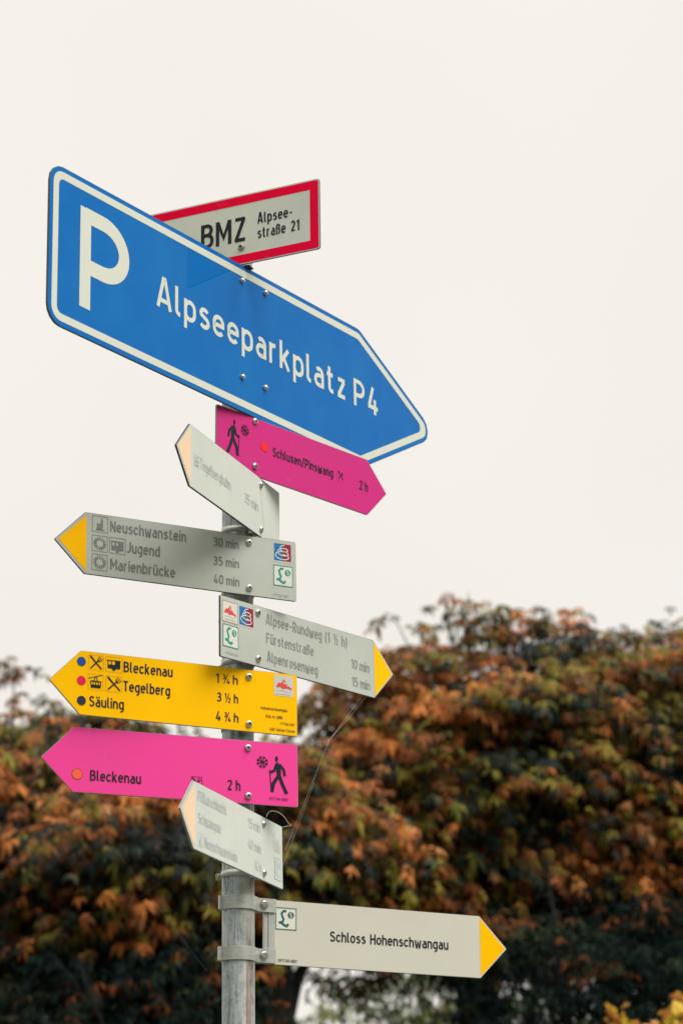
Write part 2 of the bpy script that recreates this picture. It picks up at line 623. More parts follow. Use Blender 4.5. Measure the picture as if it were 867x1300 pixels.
GL = {
    'A': G(.54, [(0, 0), (.235, 1), (.305, 1), (.54, 0)], [(.1, .26), (.44, .26)]),
    'B': G(.46, [(0, 0), (0, 1)], [(0, 1 - HH), (.22, 1 - HH)] + arc(.22, .735, .2, 1 - HH - .735, 90, -90) + [(0, .535)],
           [(.2, .535)] + arc(.24, .303, .22, .232, 90, -90) + [(0, HH)]),
    'D': G(.47, [(0, 0), (0, 1)], [(0, 1 - HH), (.2, 1 - HH)] + arc(.22, .68, .25, .25, 90, 0) + arc(.22, .32, .25, .25, 0, -90) + [(0, HH)]),
    'F': G(.42, [(0, 0), (0, 1)], [(0, 1 - HH), (.44, 1 - HH)], [(0, .52), (.37, .52)]),
    'H': G(.47, [(0, 0), (0, 1)], [(.47, 0), (.47, 1)], [(0, .52), (.47, .52)]),
    'J': G(.30, [(.3, 1), (.3, .27)] + arc(.12, .27, .18, .2, 0, -90) + [(-.03, HH)]),
    'M': G(.60, [(0, 0), (0, 1)], [(.6, 0), (.6, 1)], [(.02, .97), (.3, .30), (.58, .97)]),
    'N': G(.48, [(0, 0), (0, 1)], [(.48, 0), (.48, 1)], [(.02, .96), (.46, .04)]),
    'P': G(.46, [(0, 0), (0, 1)], [(0, 1 - HH), (.21, 1 - HH)] + arc(.21, .675, .25, 1 - HH - .675, 90, -90) + [(0, .421)]),
    'R': G(.47, [(0, 0), (0, 1)], [(0, 1 - HH), (.21, 1 - HH)] + arc(.21, .70, .24, 1 - HH - .70, 90, -90) + [(0, .471)], [(.2, .47), (.47, 0)]),
    'S': G(.45, arc(.225, .735, .205, .195, 25, 215) + arc(.225, .28, .225, .21, 62, -155)),
    'T': G(.46, [(-.03, 1 - HH), (.49, 1 - HH)], [(.23, 0), (.23, 1)]),
    'V': G(.50, [(0, 1), (.22, 0), (.28, 0), (.5, 1)]),
    'Z': G(.46, [(0, 1 - HH), (.47, 1 - HH)], [(-.02, HH), (.48, HH)], [(.43, .94), (.03, .06)]),
    'a': G(.37, [(.37, 0), (.37, .47)] + arc(.19, .47, .18, lt - .47, 0, 130), [(.37, .43), (.17, .43)] + arc(.17, .25, .17, .18, 90, 270) + [(.24, HH)] + arc(.24, .2, .13, .13, -90, 0)),
    'b': G(W_, [(0, 0), (0, 1)], bowl),
    'c': G(.36, arc(.19, lt - .2, .19, .2, 25, 180) + arc(.19, HH + .2, .19, .2, 180, 335)),
    'd': G(W_, [(W_, 0), (W_, 1)], bowl),
    'e': G(W_, [(0, .385), (.4, .385), (.4, .46)] + arc(.2, lt - .2, .2, .2, 0, 180) + arc(.2, HH + .2, .2, .2, 180, 325)),
    'g': G(W_, bowl, [(W_, XH), (W_, -.02)] + arc(.21, -.02, .19, .19, 0, -120)),
    'h': G(.39, [(0, 0), (0, 1)], archpath(0, .39)),
    'i': G(0.0, [(0, 0), (0, XH)], [(0, .86), (0, 1.0)]),
    'k': G(.39, [(0, 0), (0, 1)], [(.36, XH), (.02, .27)], [(.13, .42), (.38, 0)]),
    'l': G(.12, [(0, 1), (0, .2)] + arc(.13, .2, .13, .2 - HH, 180, 270) + [(.16, HH)]),
    'm': G(.66, [(0, 0), (0, XH)], archpath(0, .33), archpath(.33, .33)),
    'n': G(.39, [(0, 0), (0, XH)], archpath(0, .39)),
    'o': G(W_, bowl),
    'p': G(W_, [(0, -.27), (0, XH)], bowl),
    'r': G(.24, [(0, 0), (0, XH)], [(0, .40)] + arc(.19, lt - .2, .19, .2, 180, 75)),
    's': G(.35, arc(.175, lt - .135, .155, .135, 25, 205) + arc(.175, HH + .155, .175, .155, 65, -150)),
    't': G(.26, [(.08, .95), (.08, .2)] + arc(.21, .2, .13, .2 - HH, 180, 270) + [(.28, HH)], [(-.05, lt), (.26, lt)]),
    'u': G(.39, [(0, XH), (0, .27)] + arc(.195, .27, .195, .2, 180, 360), [(.39, 0), (.39, XH)]),
    'w': G(.62, [(0, XH), (.135, 0), (.185, 0), (.31, .62), (.435, 0), (.485, 0), (.62, XH)]),
    'x': G(.38, [(0, XH), (.38, 0)], [(0, 0), (.38, XH)]),
    'z': G(.34, [(0, lt), (.35, lt)], [(-.02, HH), (.36, HH)], [(.31, .62), (.03, .11)]),
    'ß': G(.40, [(0, 0), (0, .74)] + arc(.19, .74, .19, 1 - HH - .74, 180, 0) + arc(.19, .74, .19, .17, 0, -70), [(.17, .57)] + arc(.20, .32, .2, .25, 80, -95)),
    '0': G(.42, ('c', stad(0, .42, HH, 1 - HH))),
    '1': G(.24, [(.2, 0), (.2, 1)], [(-.02, .78), (.17, .96)]),
    '2': G(.42, arc(.21, .72, .2, .21, 165, -35) + [(.02, HH)], [(-.03, HH), (.44, HH)]),
    '3': G(.42, arc(.2, .725, .19, .205, 150, -90) , arc(.2, .30, .22, .23, 90, -150), [(.1, .525), (.22, .525)]),
    '4': G(.46, [(.25, 1), (.02, .24)], [(-.02, .245), (.50, .245)], [(.34, .56), (.34, 0)]),
    '5': G(.42, [(.40, 1 - HH), (.03, 1 - HH)], [(.05, 1), (.03, .50)], [(.03, .52)] + arc(.2, .335, .22, .265, 120, -150)),
    '6': G(.42, ('c', stad(0, .42, HH, .60)), [(.28, 1), (.02, .44)]),
    '7': G(.42, [(0, 1 - HH), (.43, 1 - HH)], [(.40, .9), (.13, 0)]),
    '8': G(.42, ('c', stad(0.02, .40, .53, 1 - HH)), ('c', stad(0, .42, HH, .53))),
    '9': G(.42, ('c', stad(0, .42, .40, 1 - HH)), [(.14, 0), (.40, .56)]),
    '(': G(.14, arc(.3, .42, .3, .66, 125, 235)),
    ')': G(.14, arc(-.16, .42, .3, .66, 55, -55)),
    '/': G(.30, [(0, -.08), (.30, 1.06)]),
    '-': G(.28, [(0, .40), (.28, .40)]),
}


def umlaut(b_):
    w, s = GL[b_]
    return (w, tuple(s) + ([(w / 2 - .11, .85), (w / 2 - .11, .99)], [(w / 2 + .11, .85), (w / 2 + .11, .99)]))


for a_, b_ in (('ä', 'a'), ('ö', 'o'), ('ü', 'u')):
    GL[a_] = umlaut(b_)


def frac(n1, n2):
    res = []
    for g, ox, oy in ((n1, 0.0, .46), (n2, .42, 0.0)):
        w, ss = GL[g]
        for s in ss:
            c = isinstance(s, tuple)
            pts = [(ox + x * .55, oy + y * .54) for x, y in (s[1] if c else s)]
            res.append(('t', pts, c))
    res.append(('t', [(.10, -.02), (.50, 1.02)], False))
    return (.64, tuple(res))


GL['½'] = frac('1', '2')
GL['¾'] = frac('3', '4')


def text_mesh(mb, s, x0, x1, z, cap, y, weight=1.0):
    """set s between x0 and x1 on baseline z; the letters are narrowed to fit"""
    n = len([c for c in s if c != ' '])
    nsp = s.count(' ')
    t = TH * weight
    gap = 0.095
    SPACE = 0.36 if len(s) < 8 else 0.50
    sumw = sum(GL[c][0] for c in s if c != ' ')
    want = (x1 - x0) / cap
    kx = (want - n * t - (len(s) - 1 - nsp) * gap - nsp * (SPACE - gap)) / sumw
    if kx < 0.62:
        kx2 = 0.62
        gap = max(0.04, (want - n * t - kx2 * sumw - nsp * (SPACE - .05)) / max(1, len(s) - 1 - nsp))
        kx = (want - n * t - (len(s) - 1 - nsp) * gap - nsp * (SPACE - gap)) / sumw
    if kx > 1.12:
        kx2 = 1.12
        gap = (want - n * t - kx2 * sumw - nsp * SPACE) / max(1, len(s) - 1 - nsp)
        kx = (want - n * t - (len(s) - 1 - nsp) * gap - nsp * (SPACE - gap)) / sumw
    x = 0.0
    for i, c in enumerate(s):
        if c == ' ':
            x += SPACE - gap
            continue
        w, ss = GL[c]
        for j, st in enumerate(ss):
            closed = False
            tt = t
            if isinstance(st, tuple):
                if st[0] == 'c':
                    closed, pts = True, st[1]
                else:
                    pts, closed, tt = st[1], st[2], t * .62
            else:
                pts = st
            P_ = [(x0 + (x + t / 2 + px * kx) * cap, z + py * cap) for px, py in pts]
            mb.stroke(P_, tt * cap, y - 0.00003 * j, closed)
        x += w * kx + t + gap


# ------------------------------------------------------------------ pictograms, drawn in a 0..1 box
class Box:
    def __init__(self, mb, x0, z0, x1, z1, y):
        self.mb, self.x0, self.z0, self.w, self.h, self.y = mb, x0, z0, x1 - x0, z1 - z0, y
        self.k = 0

    def p(self, q):
        return (self.x0 + q[0] * self.w, self.z0 + q[1] * self.h)

    def poly(self, pts):
        self.k += 1
        self.mb.flat([self.p(q) for q in pts], self.y - .00003 * self.k)

    def line(self, pts, t, closed=False):
        self.k += 1
        self.mb.stroke([self.p(q) for q in pts], t * (abs(self.w) + abs(self.h)) / 2, self.y - .00003 * self.k, closed)

    def disc(self, cx, cy, r_, n=20):
        self.poly([(cx + r_ * math.cos(2 * math.pi * i / n), cy + r_ * math.sin(2 * math.pi * i / n)) for i in range(n)])

    def frame(self, t):
        self.line([(0, 0), (1, 0), (1, 1), (0, 1)], t, True)


def ic_fork(b):
    b.line([(.12, .9), (.5, .5), (.88, .1)], .09)
    b.poly([(.06, .98), (.16, .96), (.48, .6), (.40, .52)])
    b.line([(.14, .1), (.70, .70)], .09)
    b.line([(.62, .78), (.66, .64), (.78, .60)], .06)
    for dx in (0, .09, .18):
        b.line([(.62 + dx, .78 - dx * .95), (.78 + dx, .95 - dx * .95)], .045)


def ic_bus(b):
    b.poly([(.12, .22), (.86, .22), (.88, .48), (.12, .48)])
    b.line([(.06, .76), (.9, .76)], .05)
    for x in (.14, .36, .58, .84):
        b.line([(x, .45), (x, .76)], .05)
    b.poly([(.62, .48), (.86, .48), (.86, .74), (.62, .74)])
    b.disc(.5, .2, .11)


def ic_gondola(b):
    b.line([(.02, .70), (.95, .98)], .045)
    b.line([(.5, .84), (.36, .56)], .05)
    b.line([(.55, .84), (.62, .56)], .05)
    b.poly([(.18, .12), (.84, .12), (.84, .32), (.18, .32)])
    b.line([(.14, .54), (.88, .54)], .07)
    for x in (.18, .34, .51, .68, .84):
        b.line([(x, .3), (x, .54)], .05)


def ic_castle(b):
    b.poly([(.30, .18), (.66, .18), (.66, .52), (.56, .46), (.48, .58), (.40, .46), (.30, .58)])
    b.poly([(.56, .3), (.68, .3), (.68, .72), (.62, .92), (.56, .72)])
    b.line([(.22, .14), (.78, .14)], .05)


def ic_sun(b):
    for i in range(16):
        a = 2 * math.pi * i / 16
        b.line([(.5 + .22 * math.cos(a), .5 + .22 * math.sin(a)), (.5 + .42 * math.cos(a), .5 + .42 * math.sin(a))], .06)


def ic_flake(b):
    for i in range(4):
        a = math.pi * i / 4 + math.pi / 8
        c_, s_ = math.cos(a), math.sin(a)
        b.line([(.5 - .48 * c_, .5 - .48 * s_), (.5 + .48 * c_, .5 + .48 * s_)], .06)
    for i in range(8):
        a = math.pi * i / 4 + math.pi / 8
        for d in (-.24, .24):
            b.line([(.5 + .26 * math.cos(a), .5 + .26 * math.sin(a)), (.5 + .45 * math.cos(a + d), .5 + .45 * math.sin(a + d))], .06)


def ic_hiker(b):
    """walking to the left, stick in the leading hand"""
    b.disc(.42, .915, .075)
    b.poly([(.36, .80), (.50, .83), (.64, .66), (.63, .42), (.44, .42), (.40, .60)])
    b.line([(.40, .77), (.30, .60), (.06, .535)], .085)
    b.line([(.56, .78), (.78, .64), (.84, .47)], .09)
    b.line([(.50, .46), (.24, .25), (.17, .03)], .125)
    b.line([(.56, .46), (.70, .25), (.92, .0)], .12)
    b.line([(.06, .62), (.14, .02)], .03)


def lg_mountain(mb_red, mb_line, x0, z0, x1, z1, y):
    b = Box(mb_red, x0, z0, x1, z1, y)
    b.poly([(.12, .50), (.26, .66), (.34, .62), (.50, .84), (.60, .72), (.56, .62), (.66, .64), (.76, .50), (.92, .42), (.90, .34), (.66, .40), (.46, .36), (.30, .44), (.14, .40)])
    c = Box(mb_line, x0, z0, x1, z1, y - .0003)
    c.line([(.44, .74), (.52, .60), (.58, .66), (.70, .50)], .035)
    c.line([(.14, .26), (.40, .30), (.64, .24), (.88, .27)], .03)
    c.line([(.12, .13), (.88, .13)], .045)


def lg_spiral(mbs, x0, z0, x1, z1, y):
    a, w, l = mbs
    Box(a, x0, z0, x1, z1, y).poly([(0, 0), (.5, 0), (.5, 1), (0, 1)])
    Box(w, x0, z0, x1, z1, y).poly([(.5, 0), (1, 0), (1, 1), (.5, 1)])
    c = Box(l, x0, z0, x1, z1, y - .0004)
    pts = []
    for i in range(64):
        t = i / 63
        a_ = R(80 + 360 * 3 * t)
        pts.append((.58 - .16 * t + (.2 + .24 * t) * math.cos(a_) * 1.0, .80 - .62 * t + (.13 + .07 * t) * math.sin(a_)))
    c.line(pts, .05)


def lg_script(mb, mbw, x0, z0, x1, z1, y):
    b = Box(mb, x0, z0, x1, z1, y)
    b.line([(.52, .86), (.38, .86), (.28, .74), (.32, .6), (.38, .48), (.34, .36), (.22, .28)], .10)
    b.line([(.14, .30), (.26, .32), (.40, .20), (.54, .16), (.62, .26)], .11)
    b.disc(.74, .68, .155)
    c = Box(mbw, x0, z0, x1, z1, y - .0004)
    c.line(arc(.74, .72, .04, .05, 30, 210, 5) + arc(.74, .63, .045, .05, 60, -150, 5), .035)


# ------------------------------------------------------------------ things: the ground
gb = MB()
gb.add([(-900, -900, 0), (900, -900, 0), (900, 900, 0), (-900, 900, 0)], [(0, 1, 2, 3)])
gm, gnt, gbs = principled('grass_ground')
gt = gnt.nodes.new('ShaderNodeTexCoord')
gn = gnt.nodes.new('ShaderNodeTexNoise')
gn.inputs['Scale'].default_value = 1.4
gn.inputs['Detail'].default_value = 8
gnt.links.new(gt.outputs['Object'], gn.inputs['Vector'])
gr = gnt.nodes.new('ShaderNodeValToRGB')
gr.color_ramp.elements[0].color = (0.025, 0.045, 0.014, 1)
gr.color_ramp.elements[1].color = (0.075, 0.085, 0.03, 1)
gnt.links.new(gn.outputs['Fac'], gr.inputs['Fac'])
gnt.links.new(gr.outputs['Color'], gbs.inputs['Base Color'])
gbs.inputs['Roughness'].default_value = 0.95
ground = gb.build('ground', gm)
ground['kind'] = 'structure'
pb = MB()
pb.add([(-60, -2.5, .004), (60, -2.5, .004), (60, 7.5, .004), (-60, 7.5, .004)], [(0, 1, 2, 3)])
path = pb.build('path', mat('pale_gravel', (0.11, 0.105, 0.095), 0.95, var=0.35, scale=30, bump=0.5))
path['kind'] = 'structure'

# unseen wooded mountains, added beside and behind the camera to cut low sky light
hb = MB()
hr = random.Random(8)
na, nr = 90, 7
hv = []
for i in range(na + 1):
    az = R(52 + (308 - 52) * i / na)            # from the right, round the back, to the left
    crest = 150 + 60 * math.sin(i * .21) + 38 * math.sin(i * .53 + 1) + 14 * math.sin(i * 1.7)
    edge_ = min(1, i / 10, (na - i) / 10)
    for j in range(nr):
        t = j / (nr - 1)
        d_ = 190 + 260 * t
        hv.append((d_ * math.sin(az), d_ * math.cos(az), -2 + (crest * edge_) * (3 * t * t - 2 * t ** 3) + hr.uniform(-3, 3) * t))
hb.add(hv, [(i * nr + j, i * nr + j + 1, (i + 1) * nr + j + 1, (i + 1) * nr + j) for i in range(na) for j in range(nr - 1)], True)
sky_blocker_hills = hb.build('sky_blocker_hills', mat('blocker_slope', (0.022, 0.036, 0.020), 0.95, var=0.5, scale=.08), fixn=False)
sky_blocker_hills['kind'] = 'structure'

# ------------------------------------------------------------------ the post
LEAN = -0.0896
POLE_R = 0.038
pole = empty('sign_post', Matrix.Translation((-0.2523 - math.tan(R(LEAN)) * EYE, 5.634, 0)) @ Matrix.Rotation(R(LEAN), 4, 'Y'))
tag(pole, 'weathered galvanised steel post with rust streaks carrying all the direction signs', 'post')
m_ = MB()
m_.ring_lathe([(POLE_R, 0.0), (POLE_R, EYE + 2.655)], (0, 0, 0), (0, 0, 1), 48, False, False)
m_.build('shaft', GALV, pole)
m_ = MB()
m_.ring_lathe([(POLE_R + .002, 0), (POLE_R + .002, .014), (POLE_R * .8, .022), (.004, .026)], (0, 0, EYE + 2.65), (0, 0, 1), 32)
m_.build('cap', mat('black_cap', (.03, .03, .032), .5), pole)

# ------------------------------------------------------------------ signs
FR = {
    'neus': ((-0.22522, 5.58016, 1.71569), (0.87499, 0.48411, 0.0055), (-0.00644, 0.00027, 0.99998), .062),
    'alps': ((-0.20449, 5.5901, 1.54155), (0.65793, 0.75305, -0.00613), (-0.00475, 0.01229, 0.99991), .067),
    'yell': ((-0.22615, 5.58071, 1.38048), (0.88291, 0.46953, 0.00292), (0.00044, -0.00706, 0.99998), .060),
    'pink': ((-0.22792, 5.57589, 1.20661), (0.91104, 0.41227, 0.00546), (-0.00533, -0.00145, 0.99998), .064),
    'poll': ((-0.19375, 5.6135, 1.03178), (0.32245, 0.94656, -0.00747), (-0.00722, 0.01035, 0.99992), .064),
    'schl': ((-0.25191, 5.63064, 0.84679), (0.88719, 0.4613, -0.00985), (0.00988, 0.00235, 0.99995), .004),
    'pswg': ((-0.21114, 5.59496, 2.02557), (0.6607, 0.75065, -0.00251), (0.00678, -0.00263, 0.99997), .059),
    'tege': ((-0.19758, 5.613, 1.87364), (0.34213, 0.93958, 0.01133), (-0.00145, -0.01153, 0.99993), .061),
    'blue': ((-0.20626, 5.60033, 2.29824), (0.56114, 0.82771, 0.00474), (-0.0058, -0.0018, 0.99998), .060),
    'bmz': ((-0.28122, 5.57938, 2.5963), (0.91035, -0.41384, 0.00028), (-0.00037, -0.00013, 1.0), .060),
}
SH, SL, ST_ = 0.1509, 0.6316, 0.076      # hiking sign: height, length, arrow point
Y1, Y2 = -0.0004, -0.0008                # film, ink


def frame(n):
    b_, x_, z_, off = FR[n]
    X = Vector(x_).normalized()
    Zv = Vector(z_)
    Yv = Zv.cross(X).normalized()
    Zv = X.cross(Yv).normalized()
    M = Matrix.Identity(4)
    for i, a in enumerate((X, Yv, Zv)):
        for r_ in range(3):
            M[r_][i] = a[r_]
    M.translation = Vector(b_) + Vector((0, 0, EYE))
    return M, off


def bolt(parent, s, v, y=0.0, r_=0.0085, mtl=None, hexhead=False, rot=0.3):
    m = MB()
    if hexhead:
        m.ring_lathe([(r_ * 1.35, -.0008), (r_ * 1.35, .002)], (s, y, v), (0, -1, 0), 24, False, True)
        m.ring_lathe([(r_, .002), (r_, .006), (r_ * .8, .0072)], (s, y, v), (0, -1, 0), 24, False, True, False)
        m.build('bolt', mtl or STEEL, parent)
        return
    m.ring_lathe([(r_, -.0008), (r_, .0012), (r_ * .96, .0030), (r_ * .80, .0048), (r_ * .5, .0058)], (s, y, v), (0, -1, 0), 24, False, True)
    o = m.build('bolt', mtl or STEEL, parent)
    k_ = MB()
    k_.ring_lathe([(r_ * .42, .0057), (r_ * .42, .00595)], (s, y, v), (0, -1, 0), 6, False, True, False)
    k_.build('socket', SOCKET, o)


def clamp(parent, off, v, block=True):
    """band round the post with its ear and nut on the far side, and the block the panel is bolted to"""
    m = MB()
    h = .0075
    r0, r1 = POLE_R + .0004, POLE_R + .0022
    m.ring_lathe([(r0, -h), (r1, -h), (r1, h), (r0, h)], (0, off, v), (0, 0, 1), 40, False, False)
    m.box(-.003, -.0012, off + POLE_R - .001, off + POLE_R + .017, v - h, v + h)
    m.box(.0012, .003, off + POLE_R - .001, off + POLE_R + .017, v - h, v + h)
    o = m.build('clamp_band', ALU, parent)
    k_ = MB()
    k_.ring_lathe([(.0052, -.012), (.0052, .012)], (0, off + POLE_R + .010, v), (1, 0, 0), 6, True, True, False)
    k_.build('nut', BRASSY, o)
    if block:
        b = MB()
        b.box(-.017, .017, .0052, off - POLE_R * .9, v - .011, v + .011)
        b.build('mounting_block', ALU, parent)


def panel(parent, poly, rads, face, edge, th=.005):
    out_ = rounded(poly, rads, 4)
    m = MB()
    n = len(out_)
    # body with the front left open for the face sheet
    m.prism(out_, 0.0004, th)
    o = m.build('panel', edge, parent)
    f = MB()
    inn = rounded(inset(poly, .0008), [max(q - .0008, .0005) for q in (rads if isinstance(rads, (list, tuple)) else [rads] * len(poly))], 4)
    f.flat(inn, 0.0)
    f.build('face', face, o)
    return o


def lettering(parent, items, ink, weight=1.0):
    for s, x0, x1, z, cap in items:
        m = MB()
        text_mesh(m, s, x0, x1, z, cap, Y2, weight)
        m.build('lettering', ink, parent)


def disc(parent, name, cx, cz, r_, m_, y=Y2, rx=None):
    m = MB()
    m.flat([(cx + (rx or r_) * math.cos(2 * math.pi * i / 28), cz + r_ * math.sin(2 * math.pi * i / 28)) for i in range(28)], y)
    return m.build(name, m_, parent)


def picto(parent, name, fn, x0, z0, x1, z1, ink, border=None, bt=.03, y=Y2):
    m = MB()
    b = Box(m, x0, z0, x1, z1, y)
    fn(b)
    o = m.build(name, ink, parent)
    if border:
        k_ = MB()
        Box(k_, x0, z0, x1, z1, y).frame(bt)
        k_.build('frame', border, o)
    return o


def sticker_script(parent, x0, z0, x1, z1, ink, base=STICKER):
    m = MB()
    m.flat([(x0, z0), (x1, z0), (x1, z1), (x0, z1)], Y1)
    o = m.build('sticker', base, parent)
    a, w, fr = MB(), MB(), MB()
    lg_script(a, w, x0, z0, x1, z1, Y2)
    a.build('emblem', ink, o)
    w.build('emblem_digit', base, o)
    Box(fr, x0, z0, x1, z1, Y2).frame(.035)
    fr.build('frame', ink, o)


def sticker_mountain(parent, x0, z0, x1, z1, base, frm=None, red=None, line=None):
    m = MB()
    m.flat([(x0, z0), (x1, z0), (x1, z1), (x0, z1)], Y1)
    o = m.build('sticker', base, parent)
    a, w = MB(), MB()
    lg_mountain(a, w, x0, z0, x1, z1, Y2)
    a.build('emblem', red or PALE_RED, o)
    w.build('emblem_line', line or STICKER_GREY, o)
    if frm:
        fr = MB()
        Box(fr, x0, z0, x1, z1, Y2).frame(.022)
        fr.build('frame', frm, o)


def sticker_spiral(parent, x0, z0, x1, z1):
    m = MB()
    e = .003
    m.flat([(x0 - .001, z0 - e), (x1 + .001, z0 - e), (x1 + .001, z1), (x0 - .001, z1)], Y1)
    o = m.build('sticker', STICKER, parent)
    a, w, l = MB(), MB(), MB()
    lg_spiral((a, w, l), x0, z0, x1, z1, Y2)
    a.build('blue_half', AZURE, o)
    w.build('wine_half', WINE, o)
    l.build('spiral', STICKER, o)


GROUP = 'hiking direction signs bolted to the post'


def hiking(n, butt, d, face, label, edge=EDGE, bolts=((0, .058), (0, -.057)), rad=.004):
    M, off = frame(n)
    o = empty('hiking_sign', M)
    tag(o, label, 'direction sign', GROUP)
    tip, sh = butt + d * SL, butt + d * (SL - ST_)
    h = SH / 2
    poly = [(butt, -h), (sh, -h), (tip, 0), (sh, h), (butt, h)]
    panel(o, poly, [rad, .004, .003, .004, rad], face, edge)
    for s, v in bolts:
        bolt(o, s, v)
        clamp(o, off, v)
    return o, off


def arrow(o, pts, m_):
    m = MB()
    m.flat(pts, Y1)
    m.build('arrow_tip', m_, o)


# 1 grey, pointing left: Neuschwanstein
o, off = hiking('neus', .1282, -1, GREY_FACE, 'grey hiking sign with yellow arrow tip pointing left, three faded grey destinations starting with Neuschwanstein', DARK_EDGE)
arrow(o, [(-.4938, .0014), (-.4240, .0672), (-.4240, -.0682)], ARROW_YELLOW)
lettering(o, [('Neuschwanstein', -.3638, -.1673, .0367, .0264), ('Jugend', -.3207, -.2356, -.0094, .0262), ('Marienbrücke', -.3628, -.1955, -.0565, .0262),
              ('30 min', -.0953, -.0272, .0368, .0227), ('35 min', -.0955, -.0268, -.0109, .0226), ('40 min', -.0949, -.0260, -.0564, .0225)], GREY_INK, .92)
lettering(o, [('777169-007', .0652, .1075, -.0690, .0066)], GREY_INK2, .8)
picto(o, 'pictogram', ic_castle, -.4090, .0312, -.3702, .0700, GREY_INK, GREY_INK2)
picto(o, 'pictogram', ic_sun, -.4090, -.0160, -.3702, .0222, GREY_INK, GREY_INK2)
picto(o, 'pictogram', ic_sun, -.4090, -.0620, -.3702, -.0238, GREY_INK, GREY_INK2)
picto(o, 'pictogram', ic_bus, -.3645, -.0160, -.3246, .0222, GREY_INK, GREY_INK2)
sticker_spiral(o, .0686, .0225, .1150, .0661)
sticker_script(o, .0672, -.0405, .1181, .0100, TEAL)

# 2 grey, pointing right: Alpsee-Rundweg
o, off = hiking('alps', -.1290, 1, GREY_FACE, 'grey hiking sign with yellow tip pointing right, faded first line Alpsee-Rundweg', DARK_EDGE)
arrow(o, [(.4280, .0700), (.4950, -.0005), (.4280, -.0700)], ARROW_YELLOW)
lettering(o, [('Alpsee-Rundweg (1 ½ h)', .0284, .3250, .0357, .0264), ('Fürstenstraße', .0289, .1991, -.0114, .0262), ('Alpenrosenweg', .0306, .2132, -.0575, .0261),
              ('10 min', .3392, .4079, -.0136, .0242), ('15 min', .3403, .4089, -.0592, .0241)], GREY_INK2, .88)
lettering(o, [('777169-007', -.1109, -.0682, -.0665, .0062)], GREY_INK2, .8)
sticker_mountain(o, -.1216, .0135, -.0712, .0640, STICKER, GHOST_RED)
sticker_spiral(o, -.0640, .0165, -.0164, .0620)
sticker_script(o, -.1200, -.0470, -.0690, .0060, TEAL)

# 3 yellow, pointing left
o, off = hiking('yell', .1282, -1, YELLOW_FACE, 'bright yellow hiking sign pointing left with black lettering and three coloured dots', EDGE)
lettering(o, [('Bleckenau', -.3214, -.1975, .0360, .0249), ('Tegelberg', -.3222, -.2034, -.0097, .0248), ('Säuling', -.4055, -.3193, -.0537, .0245),
              ('1 ¾ h', -.0866, -.0288, .0350, .0222), ('3 ½ h', -.0836, -.0281, -.0103, .0222), ('4 ¾ h', -.0863, -.0274, -.0563, .0222)], INK)
lettering(o, [('Hohenschwangau', .0317, .1021, -.0182, .0076), ('816 m üNN', .0446, .0885, -.0373, .0076), ('777169-007', .0825, .1210, -.0517, .0068), ('DAV Sektion Füssen', .0560, .1210, -.0672, .0068)], INK, .85)
disc(o, 'route_dot', -.4263, .0497, .0110, BLUE_DOT)
disc(o, 'route_dot', -.4255, .0046, .0110, RED_DOT)
disc(o, 'route_dot', -.4245, -.0424, .0110, NAVY)
YL = mat('film_outline', (.62, .30, .02), .5)
picto(o, 'pictogram', ic_fork, -.4088, .0326, -.3716, .0680, INK, YL, .018)
picto(o, 'pictogram', ic_bus, -.3662, .0330, -.3245, .0684, INK, YL, .018)
picto(o, 'pictogram', ic_gondola, -.4090, -.0136, -.3716, .0230, INK, YL, .018)
picto(o, 'pictogram', ic_fork, -.3655, -.0136, -.3245, .0226, INK, YL, .018)
sticker_mountain(o, .0668, .0192, .1183, .0697, STICKER_GREY, None, PALE_RED, STICKER)

# 4 pink, pointing left
o, off = hiking('pink', .1270, -1, PINK_FACE, 'large bright pink winter hiking sign pointing left, reading Bleckenau with orange dot', EDGE)
lettering(o, [('Bleckenau', -.3882, -.2654, -.0466, .0243), ('2 h', -.0524, -.0196, -.0461, .0248)], INK)
lettering(o, [('0977769-0005', .0527, .1001, -.0628, .0066)], INK, .8)
disc(o, 'dot_outline', -.4190, -.0340, .0131, mat('dot_rim', (.25, .02, .04), .5), Y1)
disc(o, 'route_dot', -.4190, -.0340, .0118, ORANGE_DOT)
picto(o, 'pictogram', ic_fork, -.1420, -.0480, -.1155, -.0205, INK, INK, .035)
picto(o, 'snowflake', ic_flake, .0207, .0112, .0517, .0422, INK)
picto(o, 'hiker_pictogram', ic_hiker, .0515, -.0455, .1015, .0440, INK)

# 5 pale, strongly turned, lowest of the left-pointers
o, off = hiking('poll', .1277, -1, GREY_FACE2, 'pale bleached hiking sign turned almost edge-on, overlapping the lower edge of the left-pointing pink sign', EDGE, rad=.003)
arrow(o, [(-.4925, .0010), (-.4200, .0705), (-.4200, -.0715)], ARROW_FADED)
lettering(o, [('Pöllatschlucht', -.4028, -.2329, .0350, .0250), ('Schwangau', -.4016, -.2691, -.0131, .0248), ('Neuschwanstein', -.3651, -.1704, -.0617, .0249),
              ('15 min', -.0988, -.0183, .0329, .0239), ('40 min', -.1000, -.0171, -.0155, .0237), ('¾ h', -.0596, -.0168, -.0594, .0238)], GHOST_INK2, .8)
picto(o, 'pictogram', ic_castle, -.4020, -.0646, -.3766, -.0349, GHOST_INK, GHOST_INK2)
sticker_mountain(o, .0700, .0060, .1170, .0480, GREY_FACE2, None, GHOST_INK2, GHOST_INK)
sticker_script(o, .0731, -.0580, .1144, -.0070, mat('bleached_teal', (.42, .55, .53), .5), GREY_FACE2)

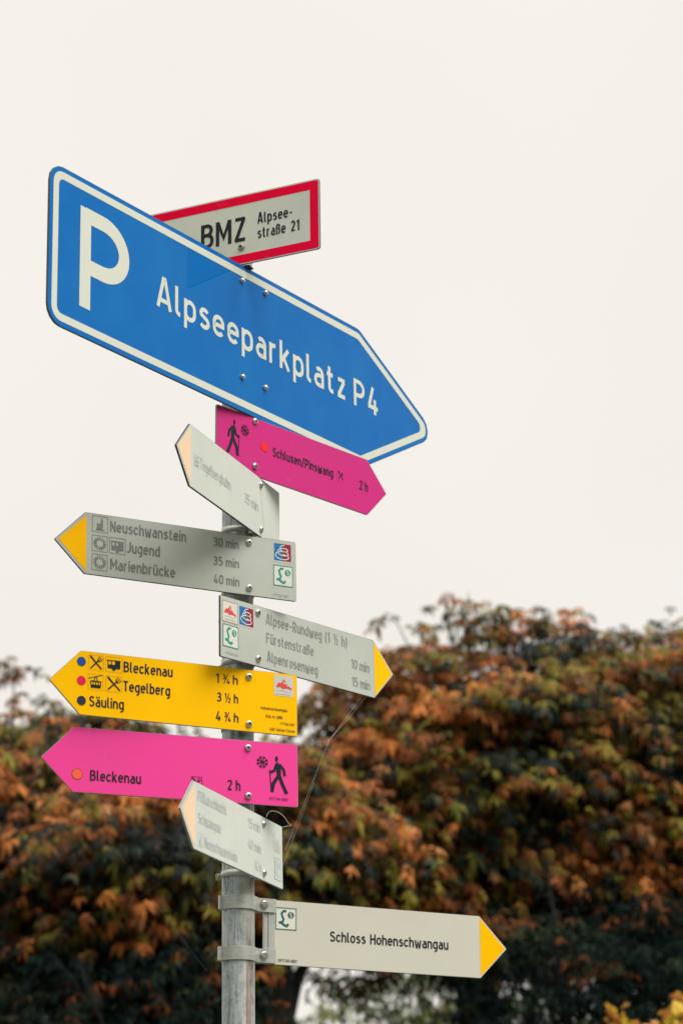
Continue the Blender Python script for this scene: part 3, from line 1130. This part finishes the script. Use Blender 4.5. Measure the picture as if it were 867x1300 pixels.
# 6 the sign nearest the ground, held by two straps
M, off = frame('schl')
o = empty('hiking_sign', M)
tag(o, 'cream sign with yellow arrow tip pointing right, lowest on the post, black lettering Schloss Hohenschwangau', 'direction sign', GROUP)
B0 = .0910
h = SH / 2
panel(o, [(B0, -h), (B0 + SL - ST_, -h), (B0 + SL, 0), (B0 + SL - ST_, h), (B0, h)], [.003, .004, .003, .004, .003], CREAM_FACE, EDGE)
arrow(o, [(.6475, .0705), (.7165, -.0010), (.6475, -.0705)], ARROW_YELLOW)
lettering(o, [('Schloss Hohenschwangau', .2365, .5576, -.0124, .0241)], INK)
lettering(o, [('0977769-0007', .1014, .1501, -.0685, .0072)], INK, .85)
sticker_script(o, .0945, .0080, .1473, .0578, PINE)
for v in (.0602, -.0577):
    hh, r0, r1 = .0158, POLE_R + .0005, POLE_R + .0036
    m = MB()
    # strap: round the front of the post, then straight out along the sign
    pts_o, pts_i = [], []
    for i in range(25):
        a = R(180 + 180 * i / 24)
        pts_o.append((r1 * math.cos(a), off + r1 * math.sin(a)))
        pts_i.append((r0 * math.cos(a), off + r0 * math.sin(a)))
    outer = [(-.050, off - .0002), (-.050, off - .0042)] + [(-r1 - .0015, off - .0042)] + pts_o[2:18]
    inner = [(-r0, off - .0002)] + pts_i[1:18]
    # straight tongue
    ya = pts_o[17][1]
    outer += [(.046, -.0085), (.052, -.0075), (B0 + .001, -.0068)]
    inner += [(.045, -.0045), (.052, -.0038), (B0 + .001, -.0032)]
    ring = outer + inner[::-1]
    n = len(ring)
    vs_ = [(x, y, v - hh) for x, y in ring] + [(x, y, v + hh) for x, y in ring]
    no, ni = len(outer), len(inner)
    fs_ = [(i, (i + 1) % n, n + (i + 1) % n, n + i) for i in range(n)]
    m.add(vs_, fs_ + [tuple(range(n)), tuple(range(2 * n - 1, n - 1, -1))])
    st = m.build('strap', ALU, o)
    # rear half of the strap
    m = MB()
    ro, ri = [], []
    for i in range(25):
        a = R(180 - 180 * i / 24)
        ro.append((r1 * math.cos(a), off + r1 * math.sin(a)))
        ri.append((r0 * math.cos(a), off + r0 * math.sin(a)))
    outer = [(-.050, off + .0002), (-.050, off + .0042), (-r1 - .0015, off + .0042)] + ro[2:20] + [(.048, off + .012), (B0 - .004, off + .012)]
    inner = [(-r0, off + .0002)] + ri[1:20] + [(.048, off + .0085), (B0 - .004, off + .0085)]
    ring = outer + inner[::-1]
    n = len(ring)
    vs_ = [(x, y, v - hh) for x, y in ring] + [(x, y, v + hh) for x, y in ring]
    m.add(vs_, [(i, (i + 1) % n, n + (i + 1) % n, n + i) for i in range(n)] + [tuple(range(n)), tuple(range(2 * n - 1, n - 1, -1))])
    m.build('strap', ALU, o)
    bolt(o, .0605, v + .001, -.0072, .0083, STEEL, True)
m = MB()
m.box(.0645, .0750, -.0005, .0035, -.0416, .0441)
m.box(.0750, .0905, -.0025, .0050, -.0745, .0745)
m.box(.0645, .0750, .0035, .0080, -.0745, .0745)
m.build('mounting_rail', ALU, o)

# 7 magenta, pointing right, under the blue sign
o, off = hiking('pswg', -.1337, 1, PINK_FACE2, 'magenta winter hiking sign pointing right, tucked under the big blue parking sign', EDGE, bolts=((0, .0665), (0, -.051)))
lettering(o, [('Schluxen/Pinswang', .0648, .2890, -.0076, .0240), ('2 h', .3905, .4238, -.0129, .0250)], INK)
disc(o, 'dot_outline', .0346, .0093, .0142, mat('dot_rim_pink', (.62, .03, .06), .5), Y1)
disc(o, 'route_dot', .0346, .0093, .0118, SCARLET_DOT)
picto(o, 'pictogram', ic_fork, .3060, -.0075, .3300, .0175, INK, PINK_FACE, .03)
picto(o, 'snowflake', ic_flake, -.0505, .0180, -.0199, .0490, INK)
picto(o, 'hiker_pictogram', ic_hiker, -.0520, -.0410, -.1010, .0530, INK)

# 8 pale, strongly turned, upper
o, off = hiking('tege', .1255, -1, GREY_FACE2, 'pale bleached hiking sign turned almost edge-on, just below the magenta right-pointing sign', DARK_EDGE, rad=.003)
arrow(o, [(-.4985, .0015), (-.4250, .0690), (-.4250, -.0705)], ARROW_FADED)
lettering(o, [('Tegelbergbahn', -.3707, -.1887, -.0139, .0273), ('35 min', -.1034, -.0157, -.0162, .0258)], GHOST_INK, .8)
picto(o, 'pictogram', ic_gondola, -.4060, -.0180, -.3773, .0110, GHOST_INK, GHOST_INK2)
m = MB()
m.stroke([(.0015, .049), (.006, .02), (.014, -.015), (.020, -.043)], .0022, Y1)  # narrow grey streak slanting down from the upper bolt
m.build('bolt_streak', GHOST_INK, o)

# 9 the blue parking sign
M, off = frame('blue')
o = empty('parking_sign', M)
tag(o, 'big blue arrow-shaped parking sign with white P and Alpseeparkplatz P4', 'road sign')
bx0, bsh, btip, bh = -.7856, .4654, .8448, .3925 / 2
bpoly = [(bx0, -bh), (bsh, -bh), (btip, 0), (bsh, bh), (bx0, bh)]
brad = [.045, .045, .04, .045, .045]
panel(o, bpoly, brad, BLUE_FACE, mat('blue_sign_back', (.10, .11, .12), .5, .3), .0055)
m = MB()
a_ = rounded(inset(bpoly, .0125), [q - .0125 for q in brad], 6)
b_ = rounded(inset(bpoly, .0310), [.017] * 5, 6)
m.ringflat(a_, b_, Y1)
m.build('border', BLUE_WHITE, o)
m = MB()
text_mesh(m, 'Alpseeparkplatz P4', -.3995, .5489, -.0289, .0760, Y1, 1.06)
m.build('lettering', BLUE_WHITE, o)
m = MB()
text_mesh(m, 'P', -.6784, -.5016, -.1245, .2494, Y1, 1.07)
m.build('parking_letter', BLUE_WHITE, o)
for s, v in ((-.0593, .1536), (.0391, .1535), (-.0615, -.1055), (.0335, -.1048)):
    m = MB()
    m.ring_lathe([(.0068, -.0008), (.0068, .005), (.005, .0075), (.002, .0082)], (s, 0, v), (0, -1, 0), 20, False, True)
    m.build('bolt', STEEL, o)
for v in (.1535, -.105):
    m = MB()
    m.box(-.085, .065, .0060, .0205, v - .016, v + .016)
    m.build('mounting_rail', ALU, o)
    clamp(o, off, v, False)

# 10 fire alarm sign on top
M, off = frame('bmz')
o = empty('fire_alarm_sign', M)
tag(o, 'white sign with red border reading BMZ Alpseestraße 21, topmost on the post', 'sign')
zx0, zx1, zh = -.2615, .2615, .0962
zpoly = [(zx0, -zh), (zx1, -zh), (zx1, zh), (zx0, zh)]
panel(o, zpoly, .008, BOARD_WHITE, mat('grey_sign_back', (.13, .135, .13), .45, .2), .004)
m = MB()
m.ringflat(rounded(inset(zpoly, .0035), .006, 4), rounded(inset(zpoly, .0268), .001, 4), Y1)
m.build('red_border', RED_FACE, o)
lettering(o, [('BMZ', -.0711, .0576, -.0325, .0668), ('Alpsee-', .0888, .1875, .0068, .0288), ('straße 21', .0887, .2060, -.0340, .0290)], INK)
bolt(o, .0433, -.0483, 0, .0095, mat('zinc_rivet', (.36, .37, .36), .5, .3))
bolt(o, -.0433, -.0483, 0, .0095, mat('zinc_rivet', (.36, .37, .36), .5, .3))
m = MB()
m.box(-.07, .075, .0045, .0190, -.068, -.030)
m.box(-.02, .062, .006, .030, -.1010, -.0975)
m.build('mounting_rail', mat('dark_bracket', (.05, .05, .055), .5, .3), o)
clamp(o, off, -.05, False)
m = MB()
m.ring_lathe([(.011, -.011), (.011, .011)], (.034, .030, -.112), (0, 1, 0), 6, True, True, False)
m.build('bracket_nut', mat('dark_bracket', (.05, .05, .055), .5, .3), o)

# ------------------------------------------------------------------ spider silk between the signs


def thread(pts, r_, label):
    m = MB()
    m.tube(pts, r_, 4)
    o = m.build('spider_thread', SILK)
    tag(o, label, 'spider thread')


def sag(a, b, d, n=10):
    a, b = Vector(a), Vector(b)
    return [a.lerp(b, i / n) + Vector((0, 0, -d * 4 * (i / n) * (1 - i / n))) for i in range(n + 1)]


thread(sag((.055, 5.957, 3.078), (-.038, 5.75, 2.921), .002) + sag((-.038, 5.75, 2.921), (-.144, 5.65, 2.634), .002)[1:], .00015, 'spider thread slanting down from the grey right-pointing sign to the lower pale sign')
thread(sag((.040, 5.95, 3.072), (-.040, 5.751, 2.918), .001), .00015, 'short upper spider thread beside the longer one under the grey sign tip')
thread(sag((-.075, 5.72, 2.81), (-.152, 5.66, 2.595), .001), .00015, 'lower spider thread splitting off beside the pale sign corner')
loop = []
for i in range(15):
    t = i / 14
    loop.append(Vector((-.186, 5.583, 2.700)).lerp(Vector((-.128, 5.60, 2.684)), t) + Vector((-.004 * math.sin(t * 6), 0, .022 * math.sin(min(1, t * 1.25) * math.pi) ** .7 if t < .8 else 0)))
loop += [Vector((-.150, 5.600, 2.679)), Vector((-.165, 5.597, 2.683))]
thread(loop, .00035, 'curled loop of pale silk above the corner of the lower pale sign')
thread(sag((-.613, 5.36, 2.722), (-.323, 5.55, 2.344), .003), .00007, 'long faint spider thread hanging from the bottom corner of the pink sign')

web = empty('spider_web', loc=(-.351, 5.50, 2.588))
tag(web, 'faint orb web spread between the lower pale sign and the dark trees', 'spider web')
rnd = random.Random(5)
m = MB()
angs = [2 * math.pi * i / 18 + rnd.uniform(-.06, .06) for i in range(18)]
rad_ = [.10 + .05 * rnd.random() + (.04 if math.sin(a) < -.2 else 0) for a in angs]


def wpt(a, r_):
    return Vector((r_ * math.cos(a), .25 * r_ * math.cos(a), r_ * math.sin(a)))


for a, r_ in zip(angs, rad_):
    m.tube([wpt(a, .004), wpt(a, r_)], .000025, 3)
m.build('radial_threads', SILK, web)
m = MB()
for k_ in range(5, 17):
    for i in range(18):
        r0 = k_ * .0075
        if r0 < rad_[i] and r0 < rad_[(i + 1) % 18] and rnd.random() < .8:
            m.tube([wpt(angs[i], r0), wpt((angs[i] + (angs[(i + 1) % 18] + (2 * math.pi if i == 17 else 0))) / 2, r0 * .96), wpt(angs[(i + 1) % 18], r0 + .0004)], .000018, 3)
m.build('spiral_threads', SILK, web)

# ------------------------------------------------------------------ trees
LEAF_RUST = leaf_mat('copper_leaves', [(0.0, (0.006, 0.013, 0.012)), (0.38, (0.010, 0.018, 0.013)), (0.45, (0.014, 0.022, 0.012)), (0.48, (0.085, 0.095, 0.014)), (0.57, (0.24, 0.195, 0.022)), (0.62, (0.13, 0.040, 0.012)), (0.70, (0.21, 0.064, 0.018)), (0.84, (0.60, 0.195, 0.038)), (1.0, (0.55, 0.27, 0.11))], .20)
LEAF_GREEN = leaf_mat('green_leaves', [(0.0, (0.012, 0.028, 0.016)), (0.5, (0.045, 0.075, 0.018)), (1.0, (0.20, 0.22, 0.06))])
LEAF_YELLOW = leaf_mat('yellow_leaves', [(0.0, (0.20, 0.19, 0.01)), (0.45, (0.52, 0.45, 0.012)), (0.75, (0.78, 0.62, 0.03)), (1.0, (0.50, 0.17, 0.08))], .3)


def unit(v):
    return v / np.maximum(np.linalg.norm(v, axis=1, keepdims=True), 1e-9)


def leaf_cloud(name, pos, nrm, size, tone, leaflets, parent, m, rng, droop=.8, slim=.17, fan=150):
    """palmate leaves: each has several folded, drooping leaflets spreading from one stalk"""
    n = len(pos)
    nrm = unit(nrm)
    ref = unit(rng.normal(size=(n, 3)))
    t1 = unit(np.cross(nrm, ref))
    t2 = np.cross(nrm, t1)
    V, tn = [], []
    angs_ = np.radians(np.linspace(-fan, fan, leaflets))
    for k_, a in enumerate(angs_):
        aa = a + rng.normal(0, .12, n)
        ln = size * (1.0 - .35 * abs(a) / math.pi) * rng.uniform(.8, 1.15, n)
        d = t1 * np.cos(aa)[:, None] + t2 * np.sin(aa)[:, None]
        s = np.cross(nrm, d)
        L_ = ln[:, None]
        dr = (droop * rng.uniform(.5, 1.4, n))[:, None]
        wd = (slim * rng.uniform(.8, 1.2, n))[:, None]
        down = -nrm * .5 + np.array([0, 0, -.5])
        base = pos + d * L_ * .03
        mid = pos + d * L_ * .58 + down * L_ * dr * .28
        tip = pos + d * L_ * .93 + down * L_ * dr * 1.0
        fold = nrm * L_ * .05
        V += [base, mid + s * L_ * wd - fold, mid + fold, mid - s * L_ * wd - fold, tip]
        tn.append(np.clip(tone + rng.normal(0, .03, n), 0, 1))
    V = np.stack(V, 1).reshape(-1, 3)                        # n, leaflets*5
    nb = n * leaflets
    b = np.arange(nb) * 5
    tri = np.stack([b, b + 1, b + 2, b, b + 2, b + 3, b + 1, b + 4, b + 2, b + 2, b + 4, b + 3], 1).reshape(-1, 3)
    me = bpy.data.meshes.new(name)
    me.vertices.add(len(V))
    me.vertices.foreach_set('co', V.astype(np.float32).ravel())
    me.loops.add(tri.size)
    me.loops.foreach_set('vertex_index', tri.astype(np.int32).ravel())
    me.polygons.add(len(tri))
    me.polygons.foreach_set('loop_start', np.arange(0, tri.size, 3, dtype=np.int32))
    me.polygons.foreach_set('loop_total', np.full(len(tri), 3, dtype=np.int32))
    at = me.attributes.new('leaf_tone', 'FLOAT', 'POINT')
    at.data.foreach_set('value', np.repeat(np.stack(tn, 1).ravel(), 5).astype(np.float32))
    me.update()
    me.validate()
    me.materials.append(m)
    o = bpy.data.objects.new(name, me)
    col.objects.link(o)
    o.parent = parent
    return o


def tree(name, label, group, base, lobes, seed, trunk_r, n_clump, per, size, m, tone_mu=.56, tone_sd=.22, leaflets=7, clump_r=.52, cat='tree', **kw):
    """lobes: (x, y, z, rx, ry, rz) relative to the base; leaf clumps sit at the twig ends all through them"""
    rng = np.random.default_rng(seed)
    root = empty(name, loc=base)
    tag(root, label, cat, group)
    tb = MB()
    zt = max(l[2] for l in lobes)
    zl = min(l[2] - l[5] for l in lobes)
    fork = max(zl + .3, 1.2)
    tb.tube([(0, 0, -.1), (.02, 0, .5 * fork), (0, .03, fork), (.06, 0, .5 * (fork + zt)), (0, 0, zt)],
            [trunk_r * 1.25, trunk_r, trunk_r * .9, trunk_r * .55, trunk_r * .2], 12)
    lobes = np.array(lobes, float)
    vol = lobes[:, 3] * lobes[:, 4] * lobes[:, 5]
    pick = rng.choice(len(lobes), n_clump, p=vol / vol.sum())
    dirs = unit(rng.normal(size=(n_clump, 3)))
    rr = rng.uniform(0, 1, n_clump) ** .36
    far_ = rng.uniform(size=n_clump) < .20
    rr = np.where(far_, rng.uniform(1.0, 1.12, n_clump), rr)
    cc = lobes[pick, :3] + dirs * rr[:, None] * lobes[pick, 3:]
    for i in range(0, n_clump, max(1, n_clump // 46)):
        q = Vector(cc[i])
        z0 = min(max(fork * .9, q.z - 1.6), zt * .9)
        mid = Vector((q.x * .45, q.y * .45, z0 + (q.z - z0) * .62))
        tb.tube([(0, 0, z0), mid, q], [trunk_r * .34, trunk_r * .2, .012], 5)
    for i in np.nonzero(far_)[0]:
        q = Vector(cc[i])
        c_ = Vector(lobes[pick[i], :3])
        q0 = c_.lerp(q, .62)
        tb.tube([q0, q0.lerp(q, .5) + Vector((0, 0, .04)), q, q + (q - q0) * .08], [.014, .010, .007, .003], 4)
    tb.build('trunk', BARK, root)
    cr_ = clump_r * rng.uniform(.6, 1.3, n_clump) * np.where(far_, .6, 1)
    ctone = rng.normal(tone_mu, tone_sd, n_clump)
    ctone = np.where(far_, rng.normal(.57, .06, n_clump), ctone)      # young shoots at the twig tips are greener
    idx = np.repeat(np.arange(n_clump), np.where(far_, per // 3, per))
    off_ = rng.normal(size=(len(idx), 3)) * np.array([1, 1, .20]) * cr_[idx][:, None] * .62
    off_[:, 2] -= .30 * (off_[:, 0] ** 2 + off_[:, 1] ** 2) / cr_[idx]      # the sprays hang down towards their rims
    pos = cc[idx] + off_
    nrm = off_ * .55 / cr_[idx][:, None] + dirs[idx] * .32 + np.array([0, 0, 1.25]) + rng.normal(0, .30, (len(idx), 3))
    sz = size * rng.uniform(.65, 1.2, len(idx))
    tone = np.clip(ctone[idx] + rng.normal(0, .10, len(idx)), 0, 1)
    leaf_cloud('crown', pos, nrm, sz, tone, leaflets, root, m, rng, **kw)
    return root


CT = 'chestnut trees behind the signs'
# the right-hand mass: two crowns that touch
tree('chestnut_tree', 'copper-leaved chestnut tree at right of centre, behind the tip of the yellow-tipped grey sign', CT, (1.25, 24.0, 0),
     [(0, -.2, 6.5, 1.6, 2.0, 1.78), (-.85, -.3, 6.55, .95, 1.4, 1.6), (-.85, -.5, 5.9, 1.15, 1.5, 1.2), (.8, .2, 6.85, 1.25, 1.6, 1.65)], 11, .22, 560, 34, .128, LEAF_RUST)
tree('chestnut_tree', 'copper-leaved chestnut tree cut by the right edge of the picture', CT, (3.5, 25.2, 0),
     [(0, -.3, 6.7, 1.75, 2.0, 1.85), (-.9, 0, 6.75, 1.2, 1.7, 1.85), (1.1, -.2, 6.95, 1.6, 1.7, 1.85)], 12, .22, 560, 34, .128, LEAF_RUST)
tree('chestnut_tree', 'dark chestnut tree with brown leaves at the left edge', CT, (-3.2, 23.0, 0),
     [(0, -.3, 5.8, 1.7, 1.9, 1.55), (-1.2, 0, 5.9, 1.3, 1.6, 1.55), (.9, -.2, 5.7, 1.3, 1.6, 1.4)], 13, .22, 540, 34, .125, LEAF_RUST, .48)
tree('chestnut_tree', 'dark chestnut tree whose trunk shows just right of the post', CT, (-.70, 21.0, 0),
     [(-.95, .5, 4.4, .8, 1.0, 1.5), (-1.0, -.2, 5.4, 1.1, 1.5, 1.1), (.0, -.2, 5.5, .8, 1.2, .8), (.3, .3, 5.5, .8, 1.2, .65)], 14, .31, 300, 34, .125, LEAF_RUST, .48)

# near-black shrubs added to stand in for the shade under the crowns
LEAF_SHADE = leaf_mat('crown_shade_leaves', [(0.0, (0.003, 0.008, 0.008)), (0.62, (0.007, 0.014, 0.012)), (0.80, (0.028, 0.040, 0.020)), (0.90, (0.07, 0.035, 0.018)), (1.0, (0.20, 0.07, 0.025))], .03, .8, .02)
for i, (x, y, top, w, lab) in enumerate(((-3.0, 20.0, 5.0, 1.6, 'near-black shrub added as crown shade under the brown tree at the left edge'), (-1.65, 19.4, 4.75, .9, 'near-black shrub added as crown shade left of the post under the pink sign'),
                                         (1.9, 21.2, 5.35, 1.15, 'near-black shrub added as crown shade under the copper tree right of the cream sign'), (3.4, 21.6, 5.4, 1.4, 'near-black shrub added as crown shade above the yellow shrub at the right edge'))):
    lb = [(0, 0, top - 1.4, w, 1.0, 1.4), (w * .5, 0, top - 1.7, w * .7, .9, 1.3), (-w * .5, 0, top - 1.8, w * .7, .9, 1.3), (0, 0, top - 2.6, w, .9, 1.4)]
    tree('shade_shrub', lab, 'near-black shrubs standing in for shade under the trees', (x, y, 0), lb, 50 + i, .10, 230 if i < 4 else 70, 34, .10, LEAF_SHADE, .5, .24, 5)

# the greener row farther back
GT = 'green trees in the back row'
for i, (x, y, hgt, lab) in enumerate(((-3.9, 33, 6.4, 'green tree far behind the brown tree at the left edge'), (-.9, 34, 5.6, 'green tree far behind the dark tree beside the post'),
                                      (.65, 31, 6.1, 'low green tree glimpsed under the lowest sign'), (3.2, 34, 7.0, 'green tree far behind the two copper trees'), (5.6, 33, 7.2, 'green tree far back at the right edge'))):
    tree('background_tree', lab, GT, (x, y, 0), [(0, 0, hgt * .6, 1.7, 1.4, hgt * .36), (.7, 0, hgt * .5, 1.5, 1.3, hgt * .34), (-.7, 0, hgt * .45, 1.4, 1.3, hgt * .34)],
         30 + i, .16, 260 if i != 2 else 540, 15, .13 if i != 2 else .16, LEAF_GREEN, .5 if i != 2 else .62, .18, 5)

# yellow shrub at the lower right
rng = np.random.default_rng(77)
sh_ = empty('yellow_shrub', loc=(2.34, 16.0, 0))
tag(sh_, 'bright yellow-leaved shrub with upright reddish shoots in the lower right corner', 'shrub')
tb = MB()
P_, N_, T_ = [], [], []
for i in range(48):
    a, r_ = rng.uniform(0, 2 * math.pi), .75 * math.sqrt(rng.uniform())
    top = 3.50 - .35 * r_ * r_ / .5 + rng.normal(0, .10)
    if i % 9 == 0:
        top += .12
    q0 = Vector((.2 * r_ * math.cos(a), .2 * r_ * math.sin(a), 0))
    q1 = Vector((r_ * math.cos(a), r_ * math.sin(a), top))
    q2 = q0.lerp(q1, .55) + Vector((.1 * math.cos(a), .1 * math.sin(a), -.1))
    tb.tube([q0, q2, q1], [.014, .008, .003], 4)
    for j in range(46):
        t = .45 + .55 * j / 45
        q = (q2.lerp(q1, (t - .55) / .45) if t > .55 else q0.lerp(q2, t / .55))
        an = rng.uniform(0, 2 * math.pi)
        P_.append((q.x + .03 * math.cos(an), q.y + .03 * math.sin(an), q.z))
        N_.append((math.cos(an), math.sin(an), .6))
        T_.append(rng.uniform(.1, .75) if t < .965 else rng.uniform(.85, 1))
tb.build('stems', BARK, sh_)
leaf_cloud('foliage', np.array(P_), np.array(N_), rng.uniform(.06, .11, len(P_)), np.array(T_), 3, sh_, LEAF_YELLOW, rng, .3, .3, 60)
